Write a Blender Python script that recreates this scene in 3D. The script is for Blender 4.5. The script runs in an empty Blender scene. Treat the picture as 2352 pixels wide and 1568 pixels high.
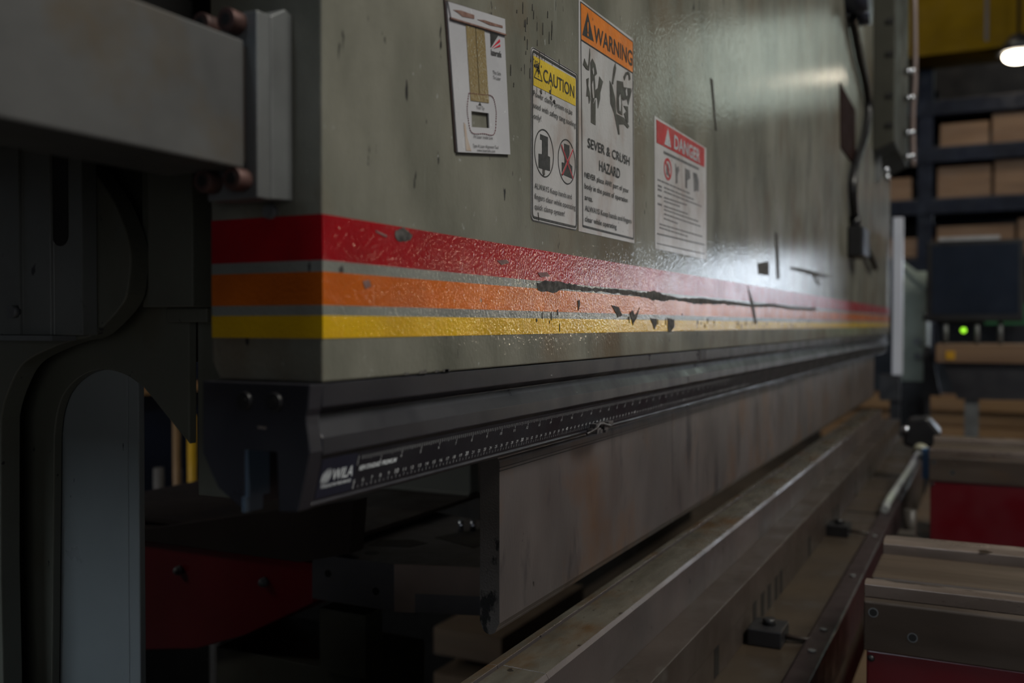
import bpy, bmesh, math, random
from mathutils import Vector, Matrix
random.seed(4)
scene = bpy.context.scene
C = scene.collection

# ------------------------------------------------------------------ camera
HC = 1.25                                   # lens height above the shop floor
FPX = 2200.0
yaw = math.atan2(1095, FPX); pit = math.atan2(39, FPX)
fh = Vector((math.cos(yaw), math.sin(yaw), 0)); Rv = Vector((math.sin(yaw), -math.cos(yaw), 0)); Zv = Vector((0, 0, 1))
fw = fh*math.cos(pit) - Zv*math.sin(pit); up = fh*math.sin(pit) + Zv*math.cos(pit)
cd = bpy.data.cameras.new('camera'); cam = bpy.data.objects.new('camera', cd); C.objects.link(cam)
m = Matrix((Rv, up, -fw)).transposed().to_4x4(); m.translation = Vector((0, 0, HC)); cam.matrix_world = m
cd.sensor_width = 36.0; cd.lens = FPX*36.0/2352.0; cd.clip_start = 0.02; cd.clip_end = 100
cd.dof.use_dof = True; cd.dof.focus_distance = 0.88; cd.dof.aperture_fstop = 4.6; cd.dof.aperture_blades = 0
scene.camera = cam

# ------------------------------------------------------------------ view, world, lights
scene.view_settings.view_transform = 'Standard'; scene.view_settings.look = 'None'
scene.view_settings.gamma = 1.0; scene.view_settings.use_curve_mapping = False
scene.view_settings.exposure = 0.0
w = bpy.data.worlds.new('world'); scene.world = w; w.use_nodes = True
bgn = w.node_tree.nodes['Background']; bgn.inputs[0].default_value = (.55, .6, .7, 1); bgn.inputs[1].default_value = 0.02

def area(name, loc, target, size, power, col, sy=None):
    l = bpy.data.lights.new(name, 'AREA'); l.energy = power; l.color = col; l.size = size
    if sy: l.shape = 'RECTANGLE'; l.size_y = sy
    o = bpy.data.objects.new(name, l); C.objects.link(o); o.location = loc
    d = Vector(target) - Vector(loc); o.rotation_euler = d.to_track_quat('-Z', 'Y').to_euler()
    return o
LAMP_POWER = 165
FILL_LOW = 1.5
WIN_FAR = 11.0
WIN_HIGH = 2.9
WIN_LEFT = 10.0
area('roof_light', (0.7, -2.6, 4.9), (0.9, .36, 1.4), 1.3, LAMP_POWER*1.05, (1, .96, .86))
area('roof_light', (4.2, -3.4, 5.2), (3.0, .36, 1.2), 1.6, LAMP_POWER*.2, (1, .95, .86))
area('roof_light', (-1.2, 3.3, 3.6), (1.0, .9, .9), .8, 11, (1, .93, .84))  # added fill for the back gauge side, no fixture behind it
area('roof_light', (6.5, 1.6, 5.7), (9.0, 0, 2.2), 1.6, 45, (1, .86, .68))  # added to brighten the rack front, kept out of the ram's reflection

# ------------------------------------------------------------------ materials
_m = {}
def mat(name, c1, c2=None, ns=6, stretch=(1, 1, 1), rough=.5, rvar=.12, metal=0, bump=0, bs=250, bstretch=(1, 1, 1),
        specks=None, stain=None, coat=0, emit=None, spec=.5, cr=.14):
    if name in _m: return _m[name]
    M = bpy.data.materials.new(name); M.use_nodes = True; nt = M.node_tree; N = nt.nodes; L = nt.links
    p = N['Principled BSDF']; p.inputs['Roughness'].default_value = rough; p.inputs['Metallic'].default_value = metal
    p.inputs['Specular IOR Level'].default_value = spec
    if coat: p.inputs['Coat Weight'].default_value = coat; p.inputs['Coat Roughness'].default_value = cr
    tc = N.new('ShaderNodeTexCoord'); oi = N.new('ShaderNodeObjectInfo')
    add = N.new('ShaderNodeVectorMath'); add.operation = 'ADD'
    rs = N.new('ShaderNodeVectorMath'); rs.operation = 'SCALE'; rs.inputs['Scale'].default_value = 7.0
    cx = N.new('ShaderNodeCombineXYZ')
    for i in range(3): L.new(oi.outputs['Random'], cx.inputs[i])
    L.new(cx.outputs[0], rs.inputs[0]); L.new(tc.outputs['Object'], add.inputs[0]); L.new(rs.outputs[0], add.inputs[1])
    def noise(scale, st, detail=4, rg=.55):
        mp = N.new('ShaderNodeMapping'); mp.inputs['Scale'].default_value = st
        L.new(add.outputs[0], mp.inputs['Vector'])
        n = N.new('ShaderNodeTexNoise'); n.inputs['Scale'].default_value = scale; n.inputs['Detail'].default_value = detail
        n.inputs['Roughness'].default_value = rg; L.new(mp.outputs[0], n.inputs['Vector'])
        return n.outputs['Fac']
    def ramp(fac, a, b):
        r = N.new('ShaderNodeMapRange'); r.inputs['From Min'].default_value = a; r.inputs['From Max'].default_value = b
        L.new(fac, r.inputs['Value']); return r.outputs[0]
    def mix(fac, a, b):
        x = N.new('ShaderNodeMix'); x.data_type = 'RGBA'
        L.new(fac, x.inputs['Factor'])
        for k, v in ((6, a), (7, b)):
            if isinstance(v, tuple): x.inputs[k].default_value = (*v, 1)
            else: L.new(v, x.inputs[k])
        return x.outputs[2]
    if c2 is None: c2 = tuple(v*.78 for v in c1)
    n1 = noise(ns, stretch, 5)
    col = mix(ramp(n1, .36, .66), c1, c2)
    for s in (stain or []):                 # (colour, scale, stretch, lo, hi): rust, oil and wear patches
        col = mix(ramp(noise(s[1], s[2], 6, .62), s[3], s[4]), col, s[0])
    for s in (specks or []):
        col = mix(ramp(noise(s[1], s[2] if len(s) > 4 else (1, 1, 1), 3), s[-2], s[-1]), col, s[0])
    L.new(col, p.inputs['Base Color'])
    rr = N.new('ShaderNodeMapRange'); rr.inputs['To Min'].default_value = max(.05, rough-rvar); rr.inputs['To Max'].default_value = min(1, rough+rvar)
    rr.inputs['From Min'].default_value = .3; rr.inputs['From Max'].default_value = .7
    L.new(noise(ns*2.3, stretch, 4), rr.inputs['Value']); L.new(rr.outputs[0], p.inputs['Roughness'])
    if bump:
        b = N.new('ShaderNodeBump'); b.inputs['Strength'].default_value = bump; b.inputs['Distance'].default_value = .001
        L.new(noise(bs, bstretch, 2, .5), b.inputs['Height']); L.new(b.outputs[0], p.inputs['Normal'])
        if coat: L.new(b.outputs[0], p.inputs['Coat Normal'])
    if emit:
        p.inputs['Emission Color'].default_value = (*emit[0], 1); p.inputs['Emission Strength'].default_value = emit[1]
    _m[name] = M; return M

OPX = dict(bump=.42, bs=430, coat=.55, spec=.08, cr=.05)
ram_paint = mat('ram_paint', (.19, .188, .158), (.088, .089, .072), ns=9, stretch=(1, 1, .5), rough=.55, bump=.30, bs=300, bstretch=(1, 1, .7), coat=.5, spec=.12, cr=.10,
                stain=[((.105, .078, .048), 5.5, (1.2, 1, .8), .50, .72), ((.21, .22, .20), 9, (3, 1, .25), .62, .8)],
                specks=[((.02, .02, .02), 70, (1.6, 1, .45), .685, .715), ((.25, .26, .25), 120, (1, 1, .7), .71, .74)])
stripe_red = mat('stripe_red', (.28, .002, .007), (.20, .0018, .005), ns=12, rough=.4, **OPX, specks=[((.03, .02, .02), 55, (1, 1, 1), .73, .76)])
stripe_orange = mat('stripe_orange', (.47, .105, .003), (.33, .07, .003), ns=12, rough=.4, **OPX, specks=[((.05, .03, .02), 60, (1, 1, .7), .71, .74)])
stripe_yellow = mat('stripe_yellow', (.56, .35, .004), (.44, .265, .004), ns=12, rough=.4, **OPX, specks=[((.05, .04, .02), 60, (1.4, 1, .5), .70, .735)])
stripe_grey = mat('stripe_grey', (.185, .195, .18), (.13, .138, .126), ns=14, rough=.4, **OPX, specks=[((.04, .04, .04), 60, (1, 1, .6), .70, .74)])
scuff_dark = mat('scuff_dark', (.010, .009, .009), (.085, .08, .075), ns=140, rough=.7)
scuff_pale = mat('scuff_pale', (.20, .12, .11), (.12, .06, .06), ns=90, rough=.6)
frame_paint = mat('frame_paint', (.095, .098, .078), (.066, .066, .05), ns=6, rough=.4, bump=.15, bs=240, coat=.15,
                  stain=[((.07, .055, .035), 6, (1, 1, .5), .58, .75)], specks=[((.012, .012, .012), 75, (1, 1, .8), .715, .735)])
arm_paint = mat('arm_paint', (.078, .080, .082), (.055, .056, .058), ns=9, rough=.5, bump=.1, bs=120, stain=[((.065, .052, .036), 8, (1, 1, 1), .56, .72)])
steel_raw = mat('steel_raw', (.165, .175, .18), (.11, .115, .118), ns=9, rough=.45, metal=.3)
bolt_rust = mat('bolt_rust', (.115, .062, .056), (.05, .03, .028), ns=60, rough=.5, metal=.5)
black_oxide = mat('black_oxide', (.021, .021, .027), (.015, .015, .020), ns=9, rough=.38, metal=.1, spec=.45, bump=.04, bs=200,
                  specks=[((.30, .30, .32), 60, (.6, 1, 1.2), .765, .78)])
ruler_black = mat('ruler_black', (.014, .015, .021), (.010, .011, .016), ns=14, rough=.42)
ruler_navy = mat('ruler_navy', (.015, .018, .034), rough=.42)
ruler_white = mat('ruler_white', (.55, .57, .6), (.42, .44, .47), ns=40, rough=.6)
ruler_bold = mat('ruler_bold', (.7, .75, .8), rough=.6)
punch_steel = mat('punch_steel', (.135, .116, .114), (.092, .084, .086), ns=6, stretch=(1, 1, .5), rough=.46, metal=.55, bump=.12, bs=420, bstretch=(1, 1, .25),
                  stain=[((.155, .082, .040), 7, (1, 1, .7), .52, .74), ((.048, .044, .050), 15, (1.3, 1, .4), .56, .68)], specks=[((.03, .026, .024), 95, (1, 1, .7), .70, .74)])
punch_end = mat('punch_end', (.095, .085, .078), (.07, .064, .06), ns=20, rough=.55, metal=.4, bump=.3, bs=500,
                stain=[((.006, .006, .006), 26, (1, 1, .55), .55, .59)])
die_top = mat('die_top', (.215, .20, .165), (.13, .118, .095), ns=30, stretch=(.35, 1, 1), rough=.26, metal=.6, bump=.12, bs=160, bstretch=(.5, 1, 1),
              stain=[((.16, .095, .045), 12, (.6, 1, 1), .50, .66)], specks=[((.06, .05, .04), 90, (.7, 1, 1), .68, .73)])
die_side = mat('die_side', (.13, .108, .105), (.095, .085, .086), ns=6, rough=.42, metal=.55, bump=.1, bs=300,
               stain=[((.12, .065, .035), 5, (1, 1, 1), .60, .78)], specks=[((.012, .012, .012), 60, (1, 1, .6), .71, .73)])
holder_steel = mat('holder_steel', (.085, .068, .060), (.060, .046, .038), ns=7, rough=.4, metal=.5, bump=.1, bs=250,
                   stain=[((.16, .155, .145), 7, (.5, 1, 1), .6, .75)], specks=[((.012, .012, .012), 40, (1, 1, 1), .71, .73)])
bed_brown = mat('bed_brown', (.056, .040, .026), (.040, .031, .024), ns=5, rough=.42, metal=.2, bump=.1, bs=200, stain=[((.062, .056, .052), 5, (1, 1, 1), .55, .75)])
rail_purple = mat('rail_purple', (.040, .026, .028), (.030, .020, .022), ns=8, rough=.4, metal=.4)
machine_red = mat('machine_red', (.10, .0015, .006), (.085, .0013, .005), ns=6, rough=.4, coat=.2)
arm_metal = mat('arm_metal', (.135, .105, .085), (.075, .058, .046), ns=9, stretch=(1, .25, 1), rough=.36, metal=.65, bump=.15, bs=160, bstretch=(1, .2, 1),
                stain=[((.16, .095, .05), 8, (1, .3, 1), .52, .7)], specks=[((.4, .38, .36), 90, (1, .3, 1.5), .735, .75)])
bar_highlight_metal = mat('bar_metal', (.26, .21, .18), (.15, .115, .095), ns=14, stretch=(1, .3, 1), rough=.34, metal=.6, bump=.2, bs=160, bstretch=(1, .2, 1), specks=[((.05, .035, .025), 60, (1, .3, 1), .64, .68)])  # brighter than arm_metal: the bars' highlights are put into the colour
slide_brown = mat('slide_brown', (.070, .050, .035), (.045, .031, .021), ns=9, stretch=(2.5, .3, 1), rough=.45, bump=.1, bs=160, bstretch=(1, .2, 1))
gap_black = mat('gap_black', (.006, .006, .006), rough=.6)
dark_plastic = mat('dark_plastic', (.012, .012, .014), rough=.4)
cover_dark = mat('cover_dark', (.030, .020, .016), (.022, .016, .013), ns=6, rough=.5)
finger_dark = mat('finger_dark', (.12, .117, .122), (.095, .092, .097), ns=12, rough=.5, metal=.4)
finger_brass = mat('finger_brass', (.26, .20, .17), (.18, .14, .12), ns=9, rough=.42, metal=.5)
chrome = mat('chrome', (.62, .66, .72), rough=.16, rvar=.05, metal=1)
yellow_pipe = mat('yellow_pipe', (.55, .29, .01), rough=.4)
brown_pipe = mat('brown_pipe', (.24, .13, .05), rough=.5)
grey_pipe = mat('grey_pipe', (.12, .10, .085), rough=.5)
wood = mat('wood', (.19, .115, .066), (.13, .075, .042), ns=6, stretch=(1, .3, 3), rough=.7)
wood_orange = mat('wood_orange', (.19, .105, .04), (.14, .072, .026), ns=6, stretch=(1, .3, 3), rough=.65)
navy_steel = mat('navy_steel', (.005, .008, .020), (.004, .006, .013), spec=.15, ns=5, rough=.5)
crane_yellow = mat('crane_yellow', (.11, .07, .001), (.08, .05, .001), ns=3, rough=.8, spec=.1)
pale_green = mat('pale_green', (.27, .31, .26), (.2, .23, .19), ns=8, rough=.5)
post_white = mat('post_white', (.52, .54, .6), (.46, .48, .54), ns=6, rough=.4)
screen_mat = mat('screen', (.012, .018, .032), rough=.22, rvar=.03)
green_mat = mat('green_paint', (.01, .12, .04), rough=.5)
blue_mat = mat('blue_plastic', (.09, .20, .42), rough=.5)
red_plate = mat('red_plate', (.020, .009, .008), (.016, .008, .007), ns=8, rough=.9, spec=.05)
white_plate = mat('white_paper', (.36, .36, .37), (.28, .28, .29), ns=16, rough=.5)
sign_white = mat('sign_white', (.40, .395, .41), (.33, .325, .335), ns=22, stretch=(1, 1, .5), rough=.4, bump=.2, bs=330, coat=.2,
                 stain=[((.25, .195, .17), 17, (1, 1, .5), .50, .70)], specks=[((.07, .065, .06), 170, (1, 1, .6), .70, .74)])
sign_card = mat('sign_card', (.46, .465, .50), (.40, .405, .44), ns=14, rough=.25, rvar=.05, coat=.6)
sign_black = mat('sign_black', (.014, .014, .015), (.028, .028, .028), ns=130, rough=.5)
sign_soft = mat('sign_soft', (.05, .05, .055), (.12, .12, .125), ns=160, rough=.5)
sign_hand = mat('sign_hand', (.035, .034, .030), (.055, .053, .045), ns=40, rough=.5, bump=.3, bs=330)
sign_orange = mat('sign_orange', (.58, .17, .012), (.46, .13, .01), ns=30, rough=.42, bump=.4, bs=330, specks=[((.12, .05, .02), 150, (1, 1, .6), .68, .73)])
sign_yellow = mat('sign_yellow', (.56, .40, .02), (.44, .32, .016), ns=30, rough=.42, bump=.4, bs=330, specks=[((.07, .05, .01), 150, (1, 1, .5), .67, .71)])
sign_red = mat('sign_red', (.36, .012, .016), (.28, .012, .014), ns=30, rough=.42, bump=.3, bs=330)
logo_red = mat('logo_red', (.42, .01, .03), rough=.4)
film_gold = mat('film_gold', (.24, .18, .085), (.19, .14, .065), ns=10, rough=.28, rvar=.05, bump=.6, bs=420, coat=.6)
rust_brown = mat('rust_brown', (.11, .045, .032), (.2, .12, .1), ns=140, rough=.7)
rust_tan = mat('rust_tan', (.34, .24, .17), (.40, .36, .33), ns=50, rough=.6)
floor_mat = mat('floor_concrete', (.075, .058, .042), (.05, .04, .03), ns=2, rough=.55, bump=.1, bs=40)
wall_mat = mat('wall_sheet', (.045, .05, .06), (.035, .037, .045), ns=2, rough=.7)
ceil_mat = mat('ceiling_sheet', (.04, .037, .03), rough=.8)
win_far = mat('window_daylight', (.8, .85, .9), emit=((.78, .88, 1), WIN_FAR))
win_high = mat('window_skylight', (.8, .85, .8), emit=((.80, .95, .84), WIN_HIGH))
win_left = mat('window_cool', (.8, .85, .9), emit=((.74, .86, 1), WIN_LEFT))
lamp_glow = mat('lamp_glow', (1, .9, .75), emit=((1, .86, .66), 16))
led_green = mat('led_green', (.3, .8, .05), emit=((.35, .9, .03), 1.5))

# ------------------------------------------------------------------ mesh helpers (world metres)
class B:
    def __init__(s): s.bm = bmesh.new(); s.mi = 0
    def face(s, vs):
        try:
            f = s.bm.faces.new(vs); f.material_index = s.mi; return f
        except ValueError: return None
    def box(s, x0, x1, y0, y1, z0, z1):
        return s.prism('x', [(y0, z0), (y1, z0), (y1, z1), (y0, z1)], x0, x1)
    def prism(s, ax, poly, a, b):
        def pt(p, t): return {'x': (t, p[0], p[1]), 'y': (p[0], t, p[1]), 'z': (p[0], p[1], t)}[ax]
        A = [s.bm.verts.new(pt(p, a)) for p in poly]; Bv = [s.bm.verts.new(pt(p, b)) for p in poly]
        n = len(poly); s.face(A); s.face(Bv[::-1])
        for i in range(n): s.face([A[i], Bv[i], Bv[(i+1) % n], A[(i+1) % n]])
        return s
    def cyl(s, p, q, r, r2=None, n=20, caps=True):
        p = Vector(p); q = Vector(q); d = (q-p).normalized(); u = d.orthogonal().normalized(); v = d.cross(u)
        r2 = r if r2 is None else r2
        A = [s.bm.verts.new(p+(u*math.cos(t)+v*math.sin(t))*r) for t in [2*math.pi*i/n for i in range(n)]]
        D = [s.bm.verts.new(q+(u*math.cos(t)+v*math.sin(t))*r2) for t in [2*math.pi*i/n for i in range(n)]]
        for i in range(n):
            f = s.face([A[i], A[(i+1) % n], D[(i+1) % n], D[i]])
            if f: f.smooth = True
        if caps: s.face(A[::-1]); s.face(D)
        return s
    def ball(s, c, r, sz=1):
        ret = bmesh.ops.create_uvsphere(s.bm, u_segments=16, v_segments=10, radius=r)
        for v in ret['verts']: v.co = Vector((v.co.x, v.co.y, v.co.z*sz)) + Vector(c)
        for v in ret['verts']:
            for f in v.link_faces: f.smooth = True; f.material_index = s.mi
        return s
    def tube(s, pts, r, n=10):
        pts = [Vector(p) for p in pts]
        fine = []
        for i in range(len(pts)-1):          # Catmull-Rom
            p0 = pts[max(i-1, 0)]; p1 = pts[i]; p2 = pts[i+1]; p3 = pts[min(i+2, len(pts)-1)]
            for k in range(6):
                t = k/6
                fine.append(.5*((2*p1)+(p2-p0)*t+(2*p0-5*p1+4*p2-p3)*t*t+(3*p1-p0-3*p2+p3)*t**3))
        fine.append(pts[-1]); rings = []; u = None
        for i, p in enumerate(fine):
            d = (fine[min(i+1, len(fine)-1)]-fine[max(i-1, 0)]).normalized()
            u = d.orthogonal().normalized() if u is None else (u-d*u.dot(d)).normalized()
            v = d.cross(u)
            rings.append([s.bm.verts.new(p+(u*math.cos(a)+v*math.sin(a))*r) for a in [2*math.pi*k/n for k in range(n)]])
        for a, b in zip(rings, rings[1:]):
            for k in range(n):
                f = s.face([a[k], a[(k+1) % n], b[(k+1) % n], b[k]])
                if f: f.smooth = True
        s.face(rings[0][::-1]); s.face(rings[-1]); return s
    def ring(s, c, rx, rz, wd, y0, y1, n=40):   # flat ring in the XZ plane
        for i in range(n):
            a, b = 2*math.pi*i/n, 2*math.pi*(i+1)/n
            f = lambda t, k: (c[0]+(rx-k)*math.cos(t), c[1]+(rz-k)*math.sin(t))
            s.prism('y', [f(a, 0), f(b, 0), f(b, wd), f(a, wd)], y0, y1)
        return s
    def disc(s, c, rx, rz, y0, y1, n=32):
        return s.prism('y', [(c[0]+rx*math.cos(2*math.pi*i/n), c[1]+rz*math.sin(2*math.pi*i/n)) for i in range(n)], y0, y1)
    def poly(s, pts, y0, y1): return s.prism('y', pts, y0, y1)
    def seg(s, p, q, wd, y0, y1):
        p = Vector(p); q = Vector(q); d = (q-p).normalized()*wd/2; n = Vector((-d.y, d.x))
        return s.prism('y', [tuple(p-n), tuple(q-n), tuple(q+n), tuple(p+n)], y0, y1)

def out(name, b, mats, parent=None, bevel=0, base=None, recalc=True):
    if recalc: bmesh.ops.recalc_face_normals(b.bm, faces=b.bm.faces[:])
    off = Vector((0, 0, 0))
    if parent is not None:
        q = parent
        while q is not None: off += q.location; q = q.parent
        loc = Vector((0, 0, 0))
    else:
        loc = Vector(base) if base is not None else Vector((0, 0, 0)); off = loc
    for v in b.bm.verts: v.co -= off
    me = bpy.data.meshes.new(name); b.bm.to_mesh(me); b.bm.free()
    for mm in (mats if isinstance(mats, (list, tuple)) else [mats]): me.materials.append(mm)
    o = bpy.data.objects.new(name, me); C.objects.link(o); o.location = loc
    if parent is not None: o.parent = parent
    if bevel:
        bv = o.modifiers.new('bevel', 'BEVEL'); bv.width = bevel; bv.segments = 2; bv.limit_method = 'ANGLE'; bv.angle_limit = math.radians(35)
    return o
def tag(o, label, cat, group=None, kind=None):
    o['label'] = label; o['category'] = cat
    if group: o['group'] = group
    if kind: o['kind'] = kind
    return o
def thing(name, label, cat, loc, group=None):
    o = bpy.data.objects.new(name, None); C.objects.link(o); o.location = loc; o.empty_display_size = .02
    return tag(o, label, cat, group)
def struct(name, b, mt, bevel=0):
    o = out(name, b, mt, bevel=bevel); o['kind'] = 'structure'; return o
def copy_tree(root, delta, label):
    r = root.copy(); C.objects.link(r); r.location = root.location + Vector(delta); r['label'] = label
    for ch in root.children:
        c = ch.copy(); C.objects.link(c); c.parent = r
        for g in ch.children:
            d = g.copy(); C.objects.link(d); d.parent = c
    return r

_tx = {}
def glyphs(s, bold=0, shear=0):
    k = (s, bold, shear)
    if k not in _tx:
        cu = bpy.data.curves.new('t', 'FONT'); cu.body = s; cu.offset = bold; cu.shear = shear; cu.resolution_u = 3
        ob = bpy.data.objects.new('t', cu); C.objects.link(ob)
        me = bpy.data.meshes.new_from_object(ob)
        vs = [v.co.copy() for v in me.vertices]; fs = [tuple(p.vertices) for p in me.polygons]
        bpy.data.objects.remove(ob); bpy.data.curves.remove(cu); bpy.data.meshes.remove(me)
        _tx[k] = (vs, fs)
    return _tx[k]
CAP = max(v.y for v in glyphs('H')[0])
def text(b, s, x0, x1, z0, cap, y, slope=0, bold=0, shear=0, dy=0.0):
    """letters between x0 and x1 with their baseline at z0; dy leans the writing with a sloped face (y per unit z)"""
    vs, fs = glyphs(s, bold, shear)
    a = min(v.x for v in vs); c = max(v.x for v in vs); k = (x1-x0)/(c-a); kz = cap/CAP
    nv = [b.bm.verts.new((x0+(v.x-a)*k, y+dy*v.y*kz, z0+v.y*kz+slope*(v.x-a)*k)) for v in vs]
    for f in fs: b.face([nv[i] for i in f])

YF = .36                                     # ram front face plane

# ------------------------------------------------------------------ the shop
b = B(); b.box(-6, 14.2, -7, 6.2, -.1, 0); struct('floor', b, floor_mat)
b = B(); b.box(-6, 14.2, -7, 6.2, 6.5, 6.6); struct('ceiling', b, ceil_mat)
def wall_with_hole(name, x, hx):
    b = B(); y0, y1 = -7, 6.2; cuts = sorted(hx); yc = y0
    for (a, c, z0, z1) in cuts:
        b.box(x, x+.15, yc, a, 0, 6.5); b.box(x, x+.15, a, c, 0, z0); b.box(x, x+.15, a, c, z1, 6.5); yc = c
    b.box(x, x+.15, yc, y1, 0, 6.5); return struct(name, b, wall_mat)
b = B(); XW = 14.05
for y0, y1, z0, z1 in ((-7, -3.1, 0, 6.5), (-1.17, 6.2, 0, 6.5), (-3.1, -1.17, 0, 1.38), (-3.1, -1.17, 2.3, 4.3), (-1.8, -1.17, 4.3, 5.7), (-3.1, -1.17, 5.7, 6.5), (-3.1, -3.0, 1.38, 2.3)): b.box(XW, XW+.15, y0, y1, z0, z1)
struct('wall_far', b, wall_mat)
b = B(); b.box(-6, 14.2, 6.05, 6.2, 0, 6.5); struct('wall_back', b, wall_mat)
b = B(); b.box(-6, 14.2, -7.15, -7, 0, 6.5); struct('wall_front', b, wall_mat)
wall_with_hole('wall_left', -6.15, [(-6.8, -2.2, .4, 2.6), (.6, 5.0, 4.0, 5.8)])
def window(n, x, y0, y1, z0, z1, mt):
    b = B(); b.box(x+.05, x+.07, y0, y1, z0, z1); o = struct('window_%d' % n, b, mt)
    f = B(); t = .05
    f.box(x, x+.12, y0, y1, z0, z0+t); f.box(x, x+.12, y0, y1, z1-t, z1); f.box(x, x+.12, y0, y0+t, z0, z1); f.box(x, x+.12, y1-t, y1, z0, z1)
    out('window_frame', f, navy_steel, o)
window(1, 14.05, -3.0, -1.17, 1.38, 2.3, win_far)
window(2, 14.05, -3.1, -1.8, 4.3, 5.7, win_high)
window(3, -6.12, .6, 5.0, 4.0, 5.8, win_left)
window(4, -6.12, -6.8, -2.2, .4, 2.6, mat('window_dim', (.8, .85, .9), emit=((.9, .93, 1), FILL_LOW)))  # added glowing pane, weak fill for the side frame and carriage

# ------------------------------------------------------------------ ram with its stripes
XE = .4667; XR = 4.15
ram = thing('press_ram', 'long grey-green upper beam of the press brake with red, orange and yellow stripes', 'machine beam', (XE, YF, 1.215))
b = B(); b.prism('x', [(.36, 1.215), (.36, 2.75), (.4486, 2.75), (.4486, 1.226), (.442, 1.215)], XE, XR)
out('beam_body', b, ram_paint, ram, bevel=.0012)
SC1 = [(0.7719,1.2867),(0.79,1.2893),(0.8281,1.2897),(.9,1.2868),(0.98,1.288),(1.0698,1.2871),(1.1021,1.2901),(1.16,1.286),(1.2102,1.2839),(1.32,1.287),(1.4921,1.286),(1.6464,1.2849),(1.8,1.289),(2.0,1.286),(2.3,1.2885),(2.3,1.2815),(2.0,1.280),(1.8,1.2825),(1.6465,1.2797),(1.42,1.2805),(1.2931,1.2781),(1.2,1.281),(1.1022,1.2787),(1.0698,1.282),(.95,1.2838),(0.8281,1.2832),(0.808,1.2793),(0.7746,1.2799)]
CH = [[(0.5445,1.3132),(0.5553,1.3165),(0.5663,1.3121),(0.5635,1.3082),(0.5498,1.3063),(0.545,1.3088)],
 [(0.9591,1.2708),(0.9819,1.2689),(0.993,1.2595),(0.9792,1.258)],
 [(1.017,1.2631),(1.0272,1.2662),(1.0362,1.2599),(1.0512,1.2695),(1.0422,1.2584),(1.0274,1.2495)],
 [(1.0892,1.2577),(1.1158,1.2568),(1.1159,1.25),(1.1058,1.2442)],
 [(1.1579,1.2582),(1.1875,1.2567),(1.1857,1.2472),(1.1727,1.2412),(1.1598,1.2418)],
 [(0.8653,1.2734),(0.8709,1.2743),(0.872,1.2692),(0.8676,1.2636)],
 [(1.5998,1.3151),(1.6464,1.2871),(1.6746,1.25),(1.6539,1.2522),(1.6265,1.283)],
 [(1.6793,1.3557),(1.7708,1.3649),(1.7714,1.3396),(1.6867,1.3372)],
 [(1.9842,1.3669),(2.1637,1.3709),(2.4789,1.3721),(2.4791,1.3667),(2.2807,1.361),(2.2504,1.3616),(1.9844,1.3617)],
 [(2.25,1.361),(2.28,1.361),(2.37,1.345),(2.33,1.343)],
 [(1.8289,1.4213),(1.8536,1.4234),(1.8727,1.3376),(1.8474,1.3365)],
 [(1.3621,1.6027),(1.372,1.6027),(1.398,1.534),(1.39,1.534)]]
CP = [[(0.5215,1.3117),(0.5356,1.3095),(0.5341,1.3079),(0.5225,1.3104)], [(0.6946,1.3022),(0.7119,1.3039),(0.7168,1.3017),(0.7024,1.2991)],
 [(0.7728,1.296),(0.7934,1.2974),(0.8001,1.2942),(0.7792,1.2925)], [(.5075,1.2778),(.514,1.279),(.517,1.275),(.51,1.273)]]
for nm, z0, z1, mt in (('red_stripe', 1.2889, 1.3166, stripe_red), ('grey_stripe', 1.2820, 1.2889, stripe_grey), ('orange_stripe', 1.2618, 1.2820, stripe_orange),
                       ('grey_stripe', 1.2555, 1.2618, stripe_grey), ('yellow_stripe', 1.2416, 1.2555, stripe_yellow)):
    b = B(); t = .0004
    b.prism('z', [(XE-t, YF-t), (XR-.02, YF-t), (XR-.02, YF+.002), (XE+.002, YF+.002), (XE+.002, .4480), (XE-t, .4480)], z0, z1)
    out(nm, b, mt, ram)
def jag(poly, amp, rr=random.Random(12)):
    o = []
    for i, p in enumerate(poly):
        q = poly[(i+1) % len(poly)]; L_ = math.hypot(q[0]-p[0], q[1]-p[1]); k = max(1, min(14, int(L_/(amp*3.5))))
        for j in range(k):
            t = j/k; o.append((p[0]+(q[0]-p[0])*t+rr.uniform(-amp, amp), p[1]+(q[1]-p[1])*t+rr.uniform(-amp, amp)*.6))
    return o
b = B()
b.poly(jag(SC1, .0016), YF-.0007, YF-.0002)
for c in CH: b.poly(jag(c, .0006*max(1, c[0][0])), YF-.0008, YF-.0002)
rg = random.Random(3)
for k in range(46):                          # short vertical scrapes along the yellow stripe and lower edge
    x = rg.uniform(.75, 2.3); z = rg.choice([rg.uniform(1.2425, 1.254), rg.uniform(1.243, 1.262)]); h = rg.uniform(.002, .009); ww = rg.uniform(.0006, .0016)*(1+x)
    b.poly([(x, z), (x+ww, z+.001), (x+ww*.6, z+h), (x-ww*.3, z+h*.8)], YF-.0008, YF-.0002)
for k in range(34):                          # dark flecks above the stripes near the signs
    x = rg.gauss(.775, .035); z = rg.uniform(1.45, 1.53); h = rg.uniform(.002, .011); ww = rg.uniform(.0003, .0009)
    b.poly([(x, z), (x+ww, z-.0006), (x+ww*1.6, z+h*.6), (x+ww*.4, z+h)], YF-.0006, YF-.0002)
for k in range(7):
    x = rg.uniform(.55, .62); b.poly([(x, 1.2151), (x+.006, 1.2152), (x+.005, 1.2165+rg.uniform(0, .002)), (x+.001, 1.217)], YF-.0006, YF-.0002)
out('scuff_marks', b, scuff_dark, ram)
for c in CP:
    b = B(); b.poly(c, YF-.0008, YF-.0002); out('paint_chip', b, scuff_pale, ram)
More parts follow.
